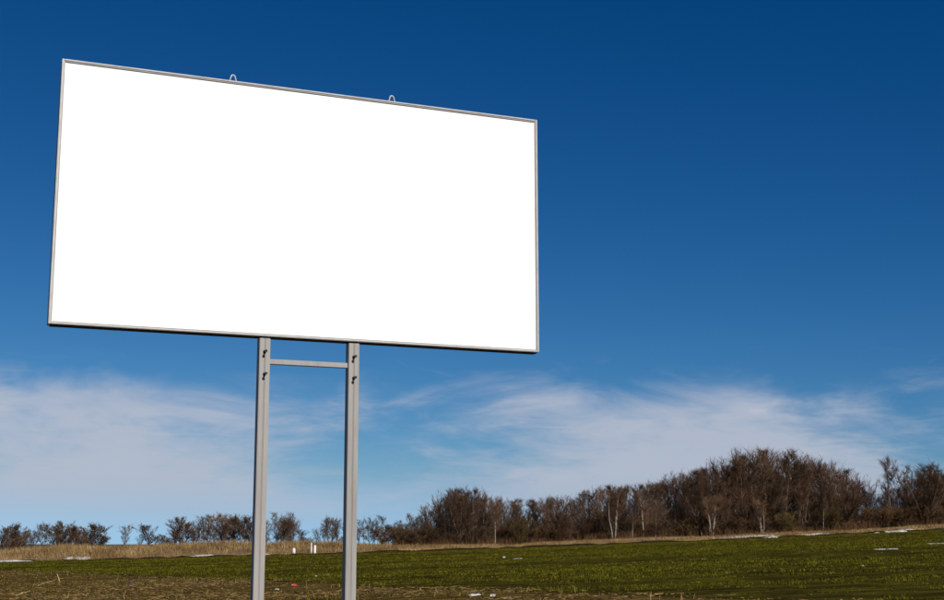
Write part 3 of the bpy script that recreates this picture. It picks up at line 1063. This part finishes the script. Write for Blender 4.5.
snow_patch(772, 538, 12, 2.5, 'small snow fleck below the long snow line before the hump', Y=FE - 1.2, thick=.13)
snow_patch(812, 534, 40, 2.0, 'thin snow line right of the one before the hump', Y=FE + 3.5, thick=.15)
snow_patch(878, 533, 26, 3.0, 'snow patch on the field edge below the lone tall tree', Y=FE + 1.0, thick=.22)
snow_patch(897, 533, 16, 3.0, 'bright snow patch just right of the one under the lone tree', Y=FE - .6, thick=.20)
snow_patch(908, 531, 20, 3.0, 'snow patch nearest the fan-shaped tree at the right', Y=FE + 2.5, thick=.22)
snow_patch(886, 549.5, 20, 3.0, 'grey-white snow strip alone in the green wheat at the right', thick=.03)
snow_patch(938, 544, 22, 4.0, 'snow strip in the wheat cut by the right edge', thick=.035)
snow_patch(518, 559, 12, 2.0, 'thin grey snow fleck in the wheat in the middle', thick=.03)
snow_patch(474, 595.5, 12, .8, 'left of two white flecks at the near edge of the wheat', thick=.03)
snow_patch(492, 596, 9, .7, 'right of two white flecks at the near edge of the wheat', thick=.03)


# ------------------------------------------------------------------ white marker posts
def marker_post(px, base_py, top_py, wpx, label, kind):
    Y = FE + 1.6
    P = at(px, top_py, Y)
    z = gz(P.x, Y)
    H = P.z - z
    w = wpx * Y / FPX
    t = empty('marker_post', (P.x, Y, z), .35)
    m_ = MB(); m_.box(-w / 2, w / 2, -w / 2 * .8, w / 2 * .8, -.15, H * .93, bev=.015)
    obj('shaft', m_.mesh('shaft', M['white_paint']), t)
    m_ = MB()
    a = w / 2
    m_.add([(-a, -a * .8, H * .932), (a, -a * .8, H * .932), (a, a * .8, H * .932), (-a, a * .8, H * .932), (0, 0, H)], [(0, 1, 4), (1, 2, 4), (2, 3, 4), (3, 0, 4), (3, 2, 1, 0)])
    obj('cap', m_.mesh('cap', M['white_paint']), t)
    m_ = MB(); m_.box(-w * .62, w * .62, -w * .55, w * .55, -.2, .16, bev=.02)
    obj('footing', m_.mesh('footing', M['grey_paint']), t)
    tag(t, label, 'marker post', 'white marker posts at the field edge')


marker_post(294, 556, 548, 2.4, 'short white marker post standing alone, left of the pair', 0)
marker_post(315, 555, 545, 2.0, 'thicker white marker post, right of the pair', 0)
marker_post(311.5, 554, 542.5, 1.0, 'thin tall pale marker post, left of the pair', 1)


# ------------------------------------------------------------------ litter and single stalks in the stubble
def scrap(name, px, py, wpx, hpx, mat, label, cat, seed, band=None):
    P = ground_hit(px, py)
    s = P.y / FPX
    w, h = wpx * s, hpx * s
    random.seed(seed)
    z = gz(P.x, P.y)
    # crumpled little bag: lumpy closed ellipsoid with creases
    vs_, fs = [], []
    n, r_ = 10, 6
    for i in range(r_ + 1):
        v = math.pi * i / r_
        for k in range(n):
            a = 2 * math.pi * k / n
            j = random.uniform(.72, 1.18)
            vs_.append((w / 2 * math.cos(v) * random.uniform(.9, 1.1), w * .35 * math.sin(v) * math.cos(a) * j, max(-.01, h / 2 + h / 2 * math.sin(v) * math.sin(a) * j)))
    for i in range(r_):
        for k in range(n):
            k2 = (k + 1) % n
            fs.append((i * n + k, i * n + k2, (i + 1) * n + k2, (i + 1) * n + k))
    t = empty(name, (P.x, P.y, z + .01), .2)
    cut = int(len(fs) * .6) if band else len(fs)
    obj('wrapper', py_mesh('wrapper', vs_, fs[:cut], M[mat]), t)
    if band:
        obj('printed_end', py_mesh('printed_end', vs_, fs[cut:], M[band]), t)
    tag(t, label, cat)


scrap('crumpled_packet', 294, 587.5, 5.5, 3.2, 'red', 'crumpled red and white packet lying in the stubble between the posts', 'litter', 3, 'paper')
scrap('paper_scrap', 277, 591, 5, 2.0, 'paper', 'white paper scrap in the stubble right of the left post', 'litter', 4)
scrap('plastic_scrap', 131, 584, 4.5, 2.2, 'purple', 'small purple plastic scrap in the stubble on the left', 'litter', 5)
scrap('paper_scrap', 316, 577.5, 2.2, 2.0, 'paper', 'tiny white scrap in the wheat between the posts', 'litter', 6)
scrap('paper_scrap', 504, 559, 3.4, 2.6, 'paper', 'pale scrap in the wheat beside the thin snow fleck', 'litter', 7)
scrap('paper_scrap', 863, 567, 2.4, 1.8, 'paper', 'tiny pale scrap in the wheat on the right', 'litter', 8)


def stalk(pxa, pya, pxb, pyb, label, lift=0.05, rise=None, leaves=1, mat='straw'):
    A = ground_hit(pxa, pya)
    if rise is None:
        B = ground_hit(pxb, pyb); B.z = gz(B.x, B.y) + lift
    else:
        B = at(pxb, pyb, A.y + rise)
    A.z = gz(A.x, A.y) + (.02 if rise is None else -.03)
    t = empty('maize_stalk', A)
    m_ = MB()
    d = B - A
    mid = d * .5 + Vector((0, 0, .015))
    m_.tube([(0, 0, 0), mid, d], [.017, .015, .010], 6)
    for f in (.3, .62):
        q = d * f
        m_.tube([q - d.normalized() * .012, q + d.normalized() * .012], .021, 6)
    obj('stem', m_.mesh('stem', M[mat]), t)
    for k in range(leaves):
        m_ = MB()
        o = d * (.35 + .3 * k)
        s = Vector((random.uniform(-1, 1), random.uniform(-.6, .6), 0)).normalized() * .2
        side = Vector((-s.y, s.x, 0)).normalized() * .022
        rows = []
        for i in range(5):
            f = i / 4
            c = o + s * f + Vector((0, 0, .07 * math.sin(f * 2.4) - .03 * f))
            rows += [c - side * (1 - f * .9), c + side * (1 - f * .9), c + Vector((0, 0, .006))]
        m_.add(rows, [(3 * i, 3 * i + 3, 3 * i + 5, 3 * i + 2) for i in range(4)] + [(3 * i + 2, 3 * i + 5, 3 * i + 4, 3 * i + 1) for i in range(4)]
               + [(3 * i, 3 * i + 1, 3 * i + 4, 3 * i + 3) for i in range(4)])
        obj('husk_leaf', m_.mesh('husk_leaf', M[mat]), t)
    tag(t, label, 'stalk', 'single maize stalks in the stubble')


random.seed(17)
stalk(16, 596, 30, 592.5, 'bright yellow stalk lying nearest the bottom left corner', mat='straw_pale')
stalk(38, 586, 55, 581.5, 'long pale stalk lying above the bright yellow one', mat='straw_pale')
stalk(60, 582, 57, 573.5, 'upright broken stalk at the end of the long pale one', rise=.05, mat='straw_pale')
stalk(222, 589, 223, 578, 'upright stalk left of the left billboard post', rise=.02)
stalk(307, 589, 306, 581.5, 'upright stub right of the red and white packet', rise=.02)
stalk(184, 588, 206, 583, 'pale stalk lying left of the upright one near the left post')
stalk(370, 592, 369, 584, 'upright stub just right of the right billboard post', rise=.02)
stalk(405, 595, 422, 592, 'pale stalk lying right of the right billboard post')
